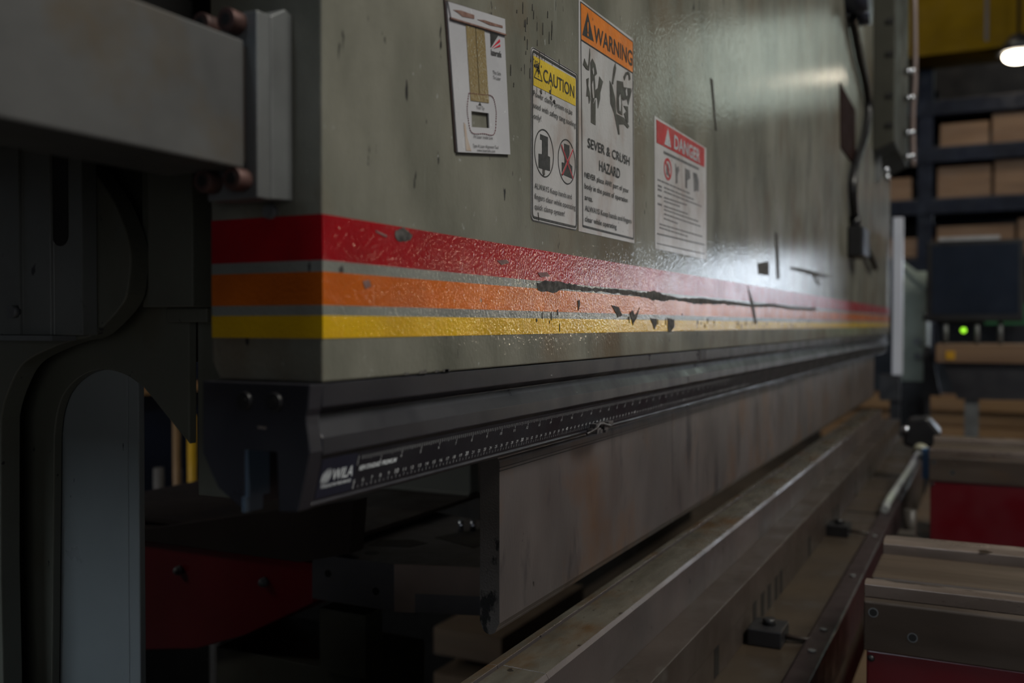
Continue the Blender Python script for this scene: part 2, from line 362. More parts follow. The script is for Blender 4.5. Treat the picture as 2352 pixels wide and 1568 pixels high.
b = B(); b.cyl((XE-.004, .3985, 1.3197), (XE+.004, .3985, 1.3197), .0045); b.cyl((XE-.0055, .3985, 1.3197), (XE-.004, .3985, 1.3197), .0032, .0032)
out('bolt', b, steel_raw, ram)

# ------------------------------------------------------------------ upper tool clamp with ruler
holder = thing('tool_clamp', 'black upper tool clamp rail under the ram with printed ruler and logo', 'tool clamp', (.455, .36, 1.135))
b = B()
prof = [(.3604, 1.2143), (.3618, 1.1995), (.3634, 1.1951), (.3630, 1.190), (.3618, 1.184), (.3606, 1.1737), (.3645, 1.1578), (.3697, 1.1375),
        (.3844, 1.1365), (.3859, 1.1727), (.4109, 1.1728), (.4121, 1.135), (.4331, 1.1474), (.4457, 1.1686), (.4454, 1.2143)]
b.prism('x', prof, .455, .4675); cap_o = out('end_cap', b, black_oxide, holder, bevel=.0008)
b = B()
rail = [(.3608, 1.2143), (.3612, 1.1998), (.3690, 1.1950), (.3668, 1.1895), (.3610, 1.1812), (.3606, 1.1710), (.3632, 1.1680), (.3700, 1.1412), (.3690, 1.1398), (.3705, 1.1375),
        (.3845, 1.1375), (.3860, 1.176), (.4108, 1.176), (.4121, 1.137), (.4331, 1.149), (.4452, 1.169), (.4452, 1.2143)]
b.prism('x', rail, .4675, 4.12); out('clamp_body', b, black_oxide, holder, bevel=.0006)
for y in (.4104, .3868):
    b = B(); b.cyl((.4535, y, 1.2030), (.457, y, 1.2030), .0062); b.cyl((.4525, y, 1.203), (.4536, y, 1.203), .0056, .006)
    o = out('bolt', b, dark_plastic, holder, bevel=.0004)
    b = B(); b.cyl((.4522, y, 1.203), (.4526, y, 1.203), .0032, n=6); out('hex_socket', b, gap_black, o)
b = B(); text(b, 'WILA', .3935, .4005, 1.1862, .0016, .4548, bold=.02)
for v in b.bm.verts: v.co = Vector((v.co.y, .790+.004-v.co.x, v.co.z))      # lettering on the end face
out('stamped_letters', b, rust_tan, holder, recalc=False)
b = B(); b.box(.4555, .475, .4085, .4112, 1.143, 1.1725); b.box(.454, .47, .4095, .4125, 1.134, 1.1435); out('slot_liner', b, mat('liner_blue', (.10, .14, .19), rough=.35, metal=.4), holder)
# sloped ruler face: y grows .0068 over .0268 down
DYZ = -.0068/.0268
def ry(z): return .3632+(1.1680-z)*(.0068/.0268)
def rplate(b, x0, x1, z0, z1, lift=.0003):
    A = [(ry(z0)-lift, z0), (ry(z1)-lift, z1), (ry(z1)+.0006, z1), (ry(z0)+.0006, z0)]
    b.prism('x', A, x0, x1)
b = B(); rplate(b, .5075, 4.10, 1.1425, 1.1672); out('ruler_strip', b, ruler_black, holder)
b = B(); rplate(b, .4705, .5072, 1.1428, 1.1675, .0004); out('logo_plate', b, ruler_navy, holder)
b = B(); X0 = .459
def tick(x, z0, z1, wd): 
    L_ = .0005
    vs = [b.bm.verts.new(p) for p in ((x, ry(z0)-L_, z0), (x+wd, ry(z0)-L_, z0), (x+wd, ry(z1)-L_, z1), (x, ry(z1)-L_, z1))]; b.face(vs)
for k in range(16, 330):
    x = X0+k*.0254/8
    if x < .51: continue
    L1 = .0046 if k % 8 == 0 else (.0032 if k % 4 == 0 else .0026)
    tick(x, 1.1652-L1, 1.1652, .0004)
    if k % 8 == 0:
        s = str(k//8); wd = .0016*len(s); zz = 1.1652-.0075; text(b, s, x-wd/2, x+wd/2, zz, .0023, ry(zz)-.0005, dy=DYZ)
for k in range(10, 240):
    x = X0+k*.005
    tick(x, 1.1436, 1.1452 if k % 2 else 1.1462, .0003)
    if k % 2 == 0:
        s = str(k//2); big = (k//2) % 10 == 0; wd = (.0019 if not big else .0024)*len(s); zz = 1.1470
        text(b, s, x-wd/2, x+wd/2, zz, .0024 if not big else .003, ry(zz)-.0005, dy=DYZ, bold=.02 if big else .0)
tick(.5085, 1.1590, 1.1655, .0004); tick(.5085, 1.1434, 1.149, .0004)
out('ruler_scale', b, ruler_white, holder, recalc=False)
b = B(); zz = 1.1560
text(b, 'NEW STANDARD', .5115, .536, 1.1552, .0030, ry(1.1552)-.0006, dy=DYZ, bold=.03, shear=.2); text(b, 'PREMIUM', .5375, .5555, 1.1552, .0030, ry(1.1552)-.0006, dy=DYZ, bold=.03, shear=.2)
zz = 1.1528; text(b, 'WILA', .4838, .5050, zz, .0068, ry(zz)-.0006, dy=DYZ, bold=.008, shear=.12)
zz = 1.1490; text(b, 'TOOLING FOR PRESS BRAKES', .4735, .5045, zz, .0018, ry(zz)-.0006, dy=DYZ, bold=.02)
cx, cz = .4775, 1.1560                       # globe of slanting crescents
def rp(x, z): return b.bm.verts.new((x, ry(z)-.0006, z))
for j in range(5):
    off = -.0040+.0019*j; N_ = 10; A_ = []; D_ = []
    for i in range(N_+1):
        t = -1+2*i/N_; bow = .0030*(1-t*t)*(1-j*.28)
        half = math.sqrt(max(.0, 1-(off/.0062)**2))
        z = cz+t*.0052*half; x = cx+off*.8+t*.0014-bow*.5
        A_.append(rp(x, z)); D_.append(rp(x+.0009*(1-t*t)+.0001, z))
    for i in range(N_): b.face([A_[i], D_[i], D_[i+1], A_[i+1]])
out('logo_lettering', b, ruler_bold, holder, recalc=False)

# ------------------------------------------------------------------ punches
def punch(x0, x1, label):
    t = thing('bending_punch', label, 'punch', (x0, .395, .9745), 'straight punches in the upper clamp')
    b = B(); g = .0004
    pr = [(.385, 1.1285), (.385, .9860), (.3880, .9805)] + [(.3953-.0075*math.cos(a), .9820-.0075*math.sin(a)) for a in [math.radians(q) for q in (15, 40, 65, 90, 115, 140, 165)]] + [(.4050, .9860), (.4050, 1.17), (.3870, 1.17), (.3870, 1.1315), (.3858, 1.1300)]
    b.mi = 0; b.prism('x', pr, x0+g, x1-g)
    for f in b.bm.faces:
        if abs(f.calc_center_median().x-(x0+g)) < 1e-5: f.material_index = 1
    out('punch_body', b, [punch_steel, punch_end], t, bevel=.0004)
    b = B(); b.box(x0+g, x1-g, .3846, .3852, 1.1205, 1.1213); b.box(x0+g, x1-g, .3846, .3852, 1.1235, 1.1240); out('groove_line', b, gap_black, t)
    return t
PX = [.7486+.515*k for k in range(7)]
lab = ['nearest rust-spotted steel punch segment, its dark end face showing', 'punch segment joined to the far side of the nearest one', 'third punch segment counted from the near end of the clamp',
       'fourth punch segment counted from the near end of the clamp', 'punch segment next to last before the far end of the clamp', 'farthest punch segment at the far end of the clamp']
for k in range(6): punch(PX[k], PX[k+1], lab[k])
b = B()                                      # curl of torn tape on the rail's lower lip
for k in range(9):
    x = .915+k*.006; z = 1.141+.004*math.sin(k*1.9); b.box(x, x+.007+.002*(k % 3), .3625-.001*(k % 2), .3685, z-.002, z+.0015+.001*(k % 3))
tp = B(); tp.tube([(.905, .3655, 1.1385), (.918, .361, 1.1425), (.935, .3625, 1.1465), (.955, .361, 1.143), (.975, .3655, 1.1405)], .0015, 6)
o = out('tape_curl', b, mat('tape_dark', (.03, .028, .03), (.09, .085, .09), ns=150, rough=.35), base=(.94, .365, 1.139)); tag(o, 'crumpled bit of dark tape stuck on the ruler lip above the punch', 'tape')
out('loose_end', tp, mat('tape_dark', None), o)

# ------------------------------------------------------------------ die, holder, bed
DX = 1.274
def die(x0, x1, label):
    t = thing('bending_die', label, 'die', (x0, .372, .889), 'die segments on the bed')
    b = B(); g = .0003
    pr = [(.3418, .889), (.3418, .9405), (.3446, .9448), (.3868, .9455), (.3892, .9360), (.3912, .9360), (.3924, .9448), (.402, .9440), (.402, .889)]
    b.prism('x', pr, x0+g, x1-g)
    for f in b.bm.faces:
        if f.normal.z > .5 or abs(f.calc_center_median().z-.945) < .0012: f.material_index = 1
    bmesh.ops.recalc_face_normals(b.bm, faces=b.bm.faces[:])
    for f in b.bm.faces: f.material_index = 1 if f.normal.z > .75 else 0
    out('die_block', b, [die_side, die_top], t, bevel=.0005)
dl = ['near die segment running out of the bottom edge of the photo', 'die segment with the bright reflection on its worn top', 'die segment directly past the seam in the die front face', 'fourth die segment along the bed, in soft blur', 'die segment below the third punch joint', 'die segment next to last along the bed', 'farthest die segment near the wooden planks']
die(DX-.515*2, DX-.515, dl[0])
for k in range(-1, 5): die(DX+.515*k, DX+.515*(k+1) if k < 4 else 3.66, dl[k+2])
hold = thing('die_holder', 'brown steel die holder rail below the die with dark slots', 'die holder', (.25, .302, .803))
b = B(); b.prism('x', [(.302, .846), (.302, .8885), (.3035, .8890), (.412, .8890), (.412, .803), (.3045, .803), (.3045, .846)], .25, 3.92); out('holder_rail', b, holder_steel, hold, bevel=.0008)
for k, x in enumerate([.92, 1.18, 1.40, 1.455, 1.505, 1.56, 1.60, 1.88, 2.2, 2.26, 2.6, 2.9]):
    b = B(); b.box(x, x+.022, .3040, .306, .806, .843); out('slot', b, gap_black, hold)
bed = thing('press_bed', 'brown lower bed of the press brake with a ledge in front of the die holder', 'machine bed', (.25, .3, 0))
b = B(); b.box(.25, 4.1, .226, .412, .0, .803); out('bed_body', b, bed_brown, bed, bevel=.001)
b = B(); b.box(.62, 6.0, 1.70, 1.74, 0, .80); out('rear_skirt', b, gap_black, bed)  # black sheet added as the darkness behind the bed, hides the floor
for x in (1.38, 2.4):
    b = B(); b.box(x, x+.012, .2262, .3015, .8025, .8042); out('seam_bar', b, gap_black, bed)
b = B(); b.prism('x', [(.192, .74), (.192, .8105), (.195, .8125), (.222, .8125), (.2255, .81), (.2255, .74)], .25, 3.7); o = out('support_rail', b, rail_purple, base=(.25, .21, .74), bevel=.001)
tag(o, 'dark purplish guide rail running along the front of the bed beside the support arms', 'rail')
for x in (1.32, 1.42, 1.75, 2.1):
    q = B(); q.cyl((x, .2085, .8123), (x, .2085, .8150), .005); out('rail_bolt', q, steel_raw, o)
b = B(); b.box(.25, 3.7, .140, .19, .60, .68); o = out('lower_rail', b, mat('low_brown', (.10, .065, .038), (.07, .05, .035), ns=5, rough=.5), base=(.25, .165, .6)); tag(o, 'brown lower rail between the purplish guide rail and the red support box', 'rail')
for k in range(4):
    q = B(); x = .5+k*.95; q.box(x, x+.05, .14, .226, 0, .60); out('rail_foot', q, cover_dark, o)
def clampblk(x, y, label):
    t = thing('die_clamp', label, 'clamp', (x, y, .803), 'clamps on the bed ledge')
    b = B(); b.box(x-.03, x+.03, y-.022, y+.025, .803, .827); out('clamp_block', b, dark_plastic, t, bevel=.002)
    b = B(); b.cyl((x, y, .827), (x, y, .836), .009, n=6); out('bolt', b, dark_plastic, t)
    b = B(); b.cyl((x+.005, y-.022, .812), (x+.015, y-.07, .808), .0035); out('pin', b, cover_dark, t)
clampblk(1.365, .274, 'black clamp block on the brown ledge in front of the slots')
clampblk(2.13, .282, 'dark clamp block farther along the brown ledge, above the plain panel')
b = B(); b.prism('x', [(.135, .66), (.135, .735), (.165, .75), (.19, .735), (.19, .68)], 1.25, 1.3); o = out('rail_stop', b, dark_plastic, base=(1.27, .16, .68)); tag(o, 'small black stop block between guide rail and near red support', 'bracket')

# ------------------------------------------------------------------ front support arms
def support(x0, label):
    t = thing('sheet_support', label, 'support', (x0+.17, -.25, 0), 'front sheet support arms')
    y0, y1 = -.75, .127; x1 = x0+.357
    b = B(); b.box(x0+.003, x1-.003, y0+.003, y1-.003, .0, .8735); out('red_box', b, machine_red, t, bevel=.002)
    b = B(); b.prism('y', [(x0, .8735), (x0, .9300), (x0+.004, .9345), (x0+.012, .9350), (x0+.012, .8735)], y0, y1); out('front_plate', b, arm_metal, t, bevel=.0015)
    b = B(); b.box(x0+.012, x1, y0, y1, .8736, .9345); out('top_slab', b, slide_brown, t, bevel=.002)
    b = B(); b.prism('y', [(x0+.004, .9345), (x0+.004, .9495), (x0+.010, .9525), (x0+.022, .9520), (x0+.028, .9480), (x0+.028, .9345)], y0, y1); out('edge_bar', b, bar_highlight_metal, t, bevel=.001)
    b = B(); b.box(x0+.075, x0+.205, y0, y1, .9345, .9420); out('slide_strip', b, slide_brown, t, bevel=.003)
    b = B(); b.prism('y', [(x0+.225, .9345), (x0+.225, .951), (x0+.235, .9555), (x0+.262, .9555), (x0+.272, .951), (x0+.272, .9345)], y0, y1); out('rear_bar', b, bar_highlight_metal, t, bevel=.001)
    b = B(); b.box(x0+.03, x0+.072, y0, y1-.01, .9340, .9362); out('oil_groove', b, gap_black, t)
    for (y, z) in ((.1165, .9185), (.0745, .8955)):
        b = B(); b.cyl((x0-.0006, y, z), (x0+.001, y, z), .0042); o = out('screw_hole', b, gap_black, t)
        b = B(); b.bm.free(); b = B()
        for i in range(24):
            a0, a1 = 2*math.pi*i/24, 2*math.pi*(i+1)/24
            vs = [b.bm.verts.new((x0-.0004, y+r*math.cos(a), z+r*math.sin(a))) for r, a in ((.0042, a0), (.0042, a1), (.0056, a1), (.0056, a0))]; b.face(vs)
        out('rim', b, steel_raw, o)
    b = B(); b.ball((x0+.003, .119, .8645), .0042); out('screw', b, dark_plastic, t)
    return t
support(1.168, 'near red support box with worn metal top at the lower right corner')
support(2.515, 'farther red support box with worn metal top, behind the near one')

# ------------------------------------------------------------------ guard arm on the ram end
ga = thing('guard_bracket', 'grey box-section arm bolted to the near end of the ram', 'bracket arm', (.435, .40, 1.325))
b = B(); b.box(-.02, .4315, .3886, .45, 1.3405, 1.4152); out('arm_beam', b, arm_paint, ga, bevel=.0015)
b = B(); b.box(.435, .4467, .382, .421, 1.3238, 1.4330); out('flange', b, steel_raw, ga, bevel=.001)
b = B(); b.prism('y', [(.4468, 1.3242), (.4666, 1.3255), (.4666, 1.4385), (.4600, 1.4405), (.4468, 1.4330)], .382, .421); out('mount_plate', b, steel_raw, ga, bevel=.001)
b = B(); b.box(.4312, .4352, .391, .45, 1.345, 1.412); out('weld_neck', b, cover_dark, ga)
for (y, z) in ((.3925, 1.3345), (.4150, 1.3345), (.3962, 1.4265), (.4160, 1.4265)):
    b = B(); b.cyl((.4245, y, z), (.4355, y, z), .0068); o = out('bolt', b, bolt_rust, ga, bevel=.0006)
    b = B(); b.cyl((.4241, y, z), (.4247, y, z), .0038, n=6); out('hex_socket', b, gap_black, o)

# ------------------------------------------------------------------ side frame of the machine
sf = thing('side_frame', 'dark olive side frame with curved throat cutouts behind the ram end', 'machine frame', (.62, .85, 0))
def smooth_curve(pts, closed=False, k=5):
    pts = [Vector(p) for p in pts]; o = []
    for i in range(len(pts)-1):
        p0 = pts[max(i-1, 0)]; p1 = pts[i]; p2 = pts[i+1]; p3 = pts[min(i+2, len(pts)-1)]
        for q in range(k):
            t = q/k; o.append(tuple(.5*((2*p1)+(p2-p0)*t+(2*p0-5*p1+4*p2-p3)*t*t+(3*p1-p0-3*p2+p3)*t**3)))
    o.append(tuple(pts[-1])); return o
arch = smooth_curve([(0.6114, 1.199), (0.631, 1.2084), (0.6562, 1.2128), (0.6822, 1.2072), (0.7037, 1.1926), (0.714, 1.1741), (0.7178, 1.1546)])
b = B(); b.prism('x', [(0.5614, 1.5661), (0.5614, 1.2534), (0.5622, 1.1559)] + arch + [(0.7235, 0.9399), (0.7334, 0), (1.35, 0), (1.35, 1.565)], .56, .568); out('throat_plate', b, frame_paint, sf, bevel=.001)
qc = smooth_curve([(.6407, 1.3911), (0.6267, 1.3748), (0.5985, 1.3446), (0.5817, 1.3108), (0.582, 1.2846), (0.59, 1.2649), (0.621, 1.2422), (0.6455, 1.237), (0.6733, 1.2298), (0.7032, 1.2178), (0.7195, 1.1985), (0.7296, 1.1777), (0.7315, 1.1545), (0.7331, 1.0493)])
b = B(); b.prism('x', [(.6407, 1.62)] + qc + [(0.7315, .9559), (0.7315, 0), (1.36, 0), (1.36, 1.62)], .52, .538); out('outer_plate', b, frame_paint, sf, bevel=.0012)
b = B(); b.box(.5695, .575, 0.6404, 1.3, 0, 1.5); b.box(.5685, .575, 0.6268, 0.6393, 0, 1.40); out('inner_plate', b, mat('frame_grey', (.165, .18, .18), (.13, .145, .146), ns=5, rough=.38, coat=.2, specks=[((.012, .014, .016), 42, (1, 1.6, .7), .70, .715)]), sf, bevel=.001)
b = B(); b.box(.5382, .5598, .75, 1.3, 1.40, 1.55); b.box(0.58, 0.64, 0.6006, 1.2645, 1.2184, 1.5661); out('web_plate', b, cover_dark, sf)
b = B(); b.box(0.524, 0.5598, 0.5216, 0.5672, 1.263, 1.5661); out('guide_block', b, frame_paint, sf, bevel=.001)
b = B(); b.box(0.542, 0.5598, 0.569, 0.5925, 1.2635, 1.5661); out('guide_strip', b, frame_paint, sf, bevel=.001)
b = B(); b.box(0.568, 0.6, 0.5103, 0.5612, 1.1145, 1.5661); out('rear_gib', b, frame_paint, sf, bevel=.001)
b = B(); b.box(0.545, 0.6, 0.5284, 0.5708, 1.2518, 1.2628); out('ledge_bracket', b, frame_paint, sf, bevel=.001)
gd = thing('slide_guide', 'tall greyish slide guide with a round-ended black slot at the left edge', 'slide guide', (.50, .66, 1.2415))
b = B()
b.prism('z', [(.500, .6954), (.500, .6795), (.503, .6795), (.503, .6480), (.506, .6470), (.506, .6158), (.5195, .6158), (.5195, .720), (.500, .720)], 1.2418, 1.455); out('guide_rail', b, mat('guide_grey', (.115, .122, .115), (.09, .095, .088), ns=9, rough=.38, coat=.3, specks=[((.02, .02, .02), 60, (1, 1, .6), .70, .73)]), gd, bevel=.0006)
b = B(); n = 12
b.prism('x', [(.6394+.0085*math.cos(math.pi*(1+i/n)), 1.3187+.0085*math.sin(math.pi*(1+i/n))) for i in range(n+1)] + [(.6479, 1.45), (.6309, 1.45)], .5052, .5062); out('slot', b, gap_black, gd)
b = B(); b.cyl((.495, .684, 1.2600), (.501, .684, 1.2600), .0050); out('bolt', b, steel_raw, gd)
b = B(); b.box(.498, .5195, .640, .72, 1.2375, 1.2415); out('guide_foot', b, steel_raw, gd)
b = B(); b.prism('x', [(.76, 1.425), (.67, 1.3975), (.565, 1.370), (.565, 1.3775), (.666, 1.389), (.76, 1.3915)], .30, .495); o = out('cover_bracket', b, frame_paint, base=(.40, .66, 1.39)); tag(o, 'dark olive sheet bracket above the slide guide, below the grey arm', 'bracket')
b = B(); b.prism('z', [(-.12, .47), (.515, .47), (.515, 1.3), (-.12, 1.3)], 1.46, 1.75); b.box(.20, .515, .465, .48, 1.395, 1.4601); o = out('upper_housing', b, mat('housing_black', (.006, .006, .006), rough=.8, spec=.1), base=(.2, .9, 1.46)); tag(o, 'black housing above the grey arm at the top left', 'housing')  # added dark block; its unseen left part keeps window light off the frame

# ------------------------------------------------------------------ back gauge
bg = thing('back_gauge', 'red back gauge carriage with a dark finger block behind the punch', 'back gauge', (1.1, .9, .79))
b = B(); b.prism('x', [(.7967, .8819), (.7967, .9350), (1.30, .935), (1.30, .74), (1.0038, .7897), (.9154, .8212)], 1.010, 1.195); out('carriage', b, mat('carriage_red', (.17, .002, .010), (.13, .002, .008), ns=6, rough=.4, coat=.2), bg, bevel=.002)
for (y, z) in ((1.0321, .8994), (.8765, .9012)):
    b = B(); b.cyl((1.0095, y, z), (1.003, y, z), .0065); b.ball((1.003, y, z), .0058); out('dome_bolt', b, steel_raw, bg)
b = B(); b.prism('z', [(1.008, .7965), (1.008, .6675), (1.046, .5461), (1.06, .53), (1.25, .53), (1.32, .7965)], .8885, .9485)
bmesh.ops.recalc_face_normals(b.bm, faces=b.bm.faces[:])
fo = out('finger_block', b, finger_dark, bg, bevel=.001)
b = B(); b.prism('z', [(1.0075, .6670), (1.0455, .5462), (1.0485, .547), (1.0105, .668)], .913, .9487); b.prism('z', [(1.0075, .6670), (1.0155, .6416), (1.0185, .6426), (1.0105, .668)], .8887, .913); out('brass_nose', b, finger_brass, bg)
for (y, z) in ((.6950, .911), (.7700, .925)):
    b = B(); b.cyl((1.0072, y, z), (1.009, y, z), .0048); out('bolt_hole', b, gap_black, bg)
b = B(); b.cyl((1.045, .7265, .948), (1.045, .7265, .9490), .010); out('bolt_recess', b, gap_black, bg)
b = B(); b.prism('z', [(1.075, .755), (1.095, .70), (1.125, .69), (1.135, .72), (1.11, .76)], .948, .9491); out('bolt_recess', b, gap_black, bg)
b = B(); b.prism('z', [(1.13, .62), (1.23, .60), (1.27, .66), (1.16, .70)], .948, .9492); out('slot_recess', b, gap_black, bg)
for (x, y) in ((1.215, .688), (1.222, .672)):
    b = B(); b.cyl((x, y, .948), (x, y, .965), .0042); out('pin', b, chrome, bg)
b = B(); b.prism('x', [(.73, .957), (.7235, 1.0252), (.8085, 1.0096), (.9682, .9777), (1.0851, .9544), (1.35, .938), (1.35, .937), (.81, .937)], 1.0, 1.03); b.box(1.03, 2.2, .77, 1.30, .957, .963); o = out('gauge_beam', b, cover_dark, base=(1.3, .9, .93)); tag(o, 'dark brown cross beam over the red back gauge carriage', 'beam')
b = B(); b.box(1.02, 1.06, .72, .794, .79, .8735); b.box(1.03, 1.19, .735, .985, .0, .79); o = out('gauge_stand', b, frame_paint, base=(1.1, .85, 0), bevel=.001); tag(o, 'olive stand plate under the back gauge finger block', 'stand')
b = B(); b.box(1.40, 1.43, .775, 1.03, .9635, 1.10); b.box(1.395, 1.435, .775, 1.03, .9632, .968); o = out('rear_partition', b, mat('panel_grey', (.16, .175, .16), (.14, .15, .138), ns=5, rough=.5), base=(1.41, .9, .9635), bevel=.001); tag(o, 'pale grey upright plate seen in the gap between clamp rail and back gauge', 'plate')

# ------------------------------------------------------------------ signs on the ram face
def sign(name, label, outline, base=None, mt=None, th=.0004):
    t = thing(name, label, 'sign', (sum(p[0] for p in outline)/len(outline), YF, min(p[1] for p in outline)))
    b = B(); b.poly(outline, YF-th, YF-.00005); out('backing', b, mt or sign_white, t); return t
def rrect(x0, x1, z0, z1, r, n=5):
    o = []
    for cx_, cz_, a in ((x1-r, z1-r, 0), (x0+r, z1-r, 90), (x0+r, z0+r, 180), (x1-r, z0+r, 270)):
        for i in range(n+1):
            t = math.radians(a+90*i/n); o.append((cx_+r*math.cos(t), cz_+r*math.sin(t)))
    return o
def frame_ring(b, x0, x1, z0, z1, r, wd, y0, y1):
    A = rrect(x0, x1, z0, z1, r); D = rrect(x0+wd, x1-wd, z0+wd, z1-wd, max(.0005, r-wd)); n = len(A)
    for i in range(n): b.prism('y', [A[i], A[(i+1) % n], D[(i+1) % n], D[i]], y0, y1)
y1_, y2_, y3_ = YF-.0007, YF-.0004, YF-.0009
# -- caution
s = sign('caution_sign', 'white caution sticker with yellow band and two circled tool outlines', rrect(.7592, .8660, 1.3410, 1.4932, .006))
b = B(); frame_ring(b, .7596, .8656, 1.3414, 1.4928, .0056, .0006, y1_, y2_); frame_ring(b, .7614, .8638, 1.3432, 1.4908, .005, .0022, y1_, y2_); out('border', b, sign_black, s)
b = B(); b.poly([(.7644, 1.4600), (.8600, 1.4612), (.8600, 1.4870), (.7644, 1.4858)], y1_, y2_); out('yellow_band', b, sign_yellow, s)
b = B(); text(b, 'CAUTION', .7845, .8562, 1.4680, .0112, y3_, bold=.012)
for p, q in (((.7656, 1.4672), (.7824, 1.4672)), ((.7824, 1.4672), (.7740, 1.4795)), ((.7740, 1.4795), (.7656, 1.4672))): b.seg(p, q, .0009, y3_, y2_)
text(b, '!', .7733, .7747, 1.4692, .006, y3_, bold=.02)
out('header_lettering', b, sign_black, s, recalc=False); b = B()
for st, x0, x1, z in (('Power clamp system to be', .7638, .8515, 1.4507), ('used with safety tang tooling', .7642, .8600, 1.4405), ('only!', .7642, .7800, 1.4311)):
    text(b, st, x0, x1, z, .0049, y3_, bold=.003)
out('lettering', b, sign_black, s, recalc=False); b = B()
for st, x0, x1, z in (('ALWAYS Keep hands and', .7664, .8503, 1.3700), ('fingers clear while operating', .7664, .8597, 1.3608), ('quick clamp system!', .7664, .8335, 1.3520)):
    text(b, st, x0, x1, z, .0049, y3_, bold=.003)
out('lettering', b, sign_black, s, recalc=False)
b = B(); b.ring((.7872, 1.4040), .0210, .0215, .0011, y1_, y2_)
b.poly([(0.7786,1.4198),(0.7952,1.4198),(0.7952,1.4029),(0.7999,1.4026),(0.7999,1.3899),(0.7752,1.3894),(0.7752,1.4018),(0.7826,1.4025),(0.7826,1.415),(0.7786,1.415)], y1_, y2_); out('tool_pictogram', b, sign_black, s)
b = B(); b.ring((.8390, 1.4042), .0210, .0213, .0011, y1_, y2_)
b.poly([(0.8325,1.4203),(0.8448,1.4207),(0.8449,1.4035),(0.852,1.4018),(0.852,1.3901),(0.8271,1.391),(0.827,1.4019),(0.8337,1.4024)], y1_, y2_); o = out('tool_pictogram', b, sign_black, s)
b = B(); b.seg((.8254, 1.4178), (.8535, 1.3903), .0026, YF-.0009, y2_); b.seg((.8528, 1.4179), (.8271, 1.3903), .0026, YF-.0009, y2_); o2 = out('white_cross', b, sign_white, o)
b = B(); b.seg((.8254, 1.4178), (.8535, 1.3903), .0014, YF-.0011, y2_); b.seg((.8528, 1.4179), (.8271, 1.3903), .0014, YF-.0012, y2_); out('red_cross', b, logo_red, o)
b = B(); r5 = random.Random(8)
for k in range(40):
    x = r5.gauss(.771, .0035); z = r5.gauss(1.476, .005); a = r5.uniform(.0004, .0016); b.poly([(x, z), (x+a, z+a*.4), (x+a*.7, z+a*2), (x-a*.4, z+a*1.3)], YF-.0009, y2_)
b.seg((.7772, 1.4925), (.7755, 1.4720), .0010, YF-.0009, y2_)
for (x, z) in ((.7790, 1.4565), (.8005, 1.4555), (.7985, 1.4605), (.808, 1.4535)):
    b.poly([(x, z), (x+.0028, z-.0008), (x+.0032, z+.0022), (x+.0012, z+.0032), (x-.0012, z+.0016)], YF-.0009, y2_)
out('scratches', b, scuff_dark, s); b = B(); b.poly([(.7840, 1.3900), (.7835, 1.3866), (.7855, 1.3838), (.7885, 1.3850), (.7878, 1.3880), (.7895, 1.3905), (.7862, 1.3888)], YF-.0009, y2_); out('scratches', b, scuff_dark, s); b = B()
b.seg((.7742, 1.3495), (.7755, 1.3425), .0010, YF-.0009, y2_); out('scratches', b, scuff_dark, s)
# -- warning
s = sign('warning_sign', 'tall warning sticker with orange header and worn hand pictograms', [(.8685, 1.3412), (1.0330, 1.3418), (1.0278, 1.5700), (.8680, 1.5672)])
b = B(); b.poly([(.8728, 1.5644), (1.0252, 1.5658), (1.0256, 1.5320), (.8745, 1.5289)], y1_, y2_); out('orange_band', b, sign_orange, s)
b = B()
for p, q in (((.8722, 1.5650), (.8790, 1.3470)), ((.8725, 1.5648), (1.0258, 1.5662)), ((1.0258, 1.5662), (1.0300, 1.3468)), ((.8742, 1.5286), (1.0258, 1.5317))): b.seg(p, q, .0011, YF-.0008, y2_)
b.seg((.8790, 1.3472), (1.0300, 1.3466), .0020, YF-.0008, y2_); out('border', b, sign_black, s)
b = B(); b.poly([(0.8763, 1.5339), (0.9073, 1.5352), (0.8905, 1.5601)], y1_-.0001, y2_); out('alert_triangle', b, sign_black, s); b = B()
text(b, 'WARNING', .9070, 1.0235, 1.5358, .0158, y3_, slope=.025, bold=.02); out('header_lettering', b, sign_black, s, recalc=False); b = B()
text(b, 'SEVER & CRUSH', .8910, 1.0156, 1.4268, .0092, y3_, bold=.014); text(b, 'HAZARD', .9226, .9845, 1.4082, .0101, y3_, bold=.014)
for st, x0, x1, z in (('NEVER place ANY part of your', .8831, 1.0127, 1.3958), ('body in the point of operation', .8832, 1.0097, 1.3849), ('area.', .8832, .9048, 1.3738),
                      ('ALWAYS Keep hands and fingers', .8838, 1.0218, 1.3630), ('clear while operating', .8839, .9740, 1.3524)):
    text(b, st, x0, x1, z, .0053, y3_, bold=.012)
out('lettering', b, sign_black, s, recalc=False)
b = B(); text(b, '!', .8890, .8922, 1.5368, .0130, YF-.0011, bold=.03); out('exclamation', b, sign_orange, s, recalc=False)
H1 = [[(0.9002,1.4528),(0.9126,1.4524),(0.9128,1.4788),(0.9073,1.4730),(0.9001,1.4770)],
 [(0.9001,1.4785),(0.8982,1.5123),(0.9035,1.5176),(0.9117,1.5136),(0.9164,1.5053),(0.91,1.5011),(0.9118,1.4921),(0.911,1.4798),(0.9068,1.4741)],
 [(0.9119,1.48),(0.9128,1.4882),(0.9192,1.4917),(0.9229,1.5041),(0.9333,1.501),(0.9258,1.4884),(0.9249,1.4813),(0.9193,1.4707),(0.9174,1.4811)],
 [(0.8788,1.5056),(0.8823,1.5124),(0.8849,1.5104),(0.8919,1.5062),(0.8937,1.5125),(0.8963,1.5258),(0.8978,1.5195),(0.8946,1.5035),(0.8875,1.5031)],
 [(0.8876,1.4933),(0.8938,1.496),(0.892,1.4877),(0.8965,1.482),(0.8983,1.4758),(0.8947,1.4704),(0.8929,1.478),(0.8876,1.4762),(0.8894,1.4858)]]
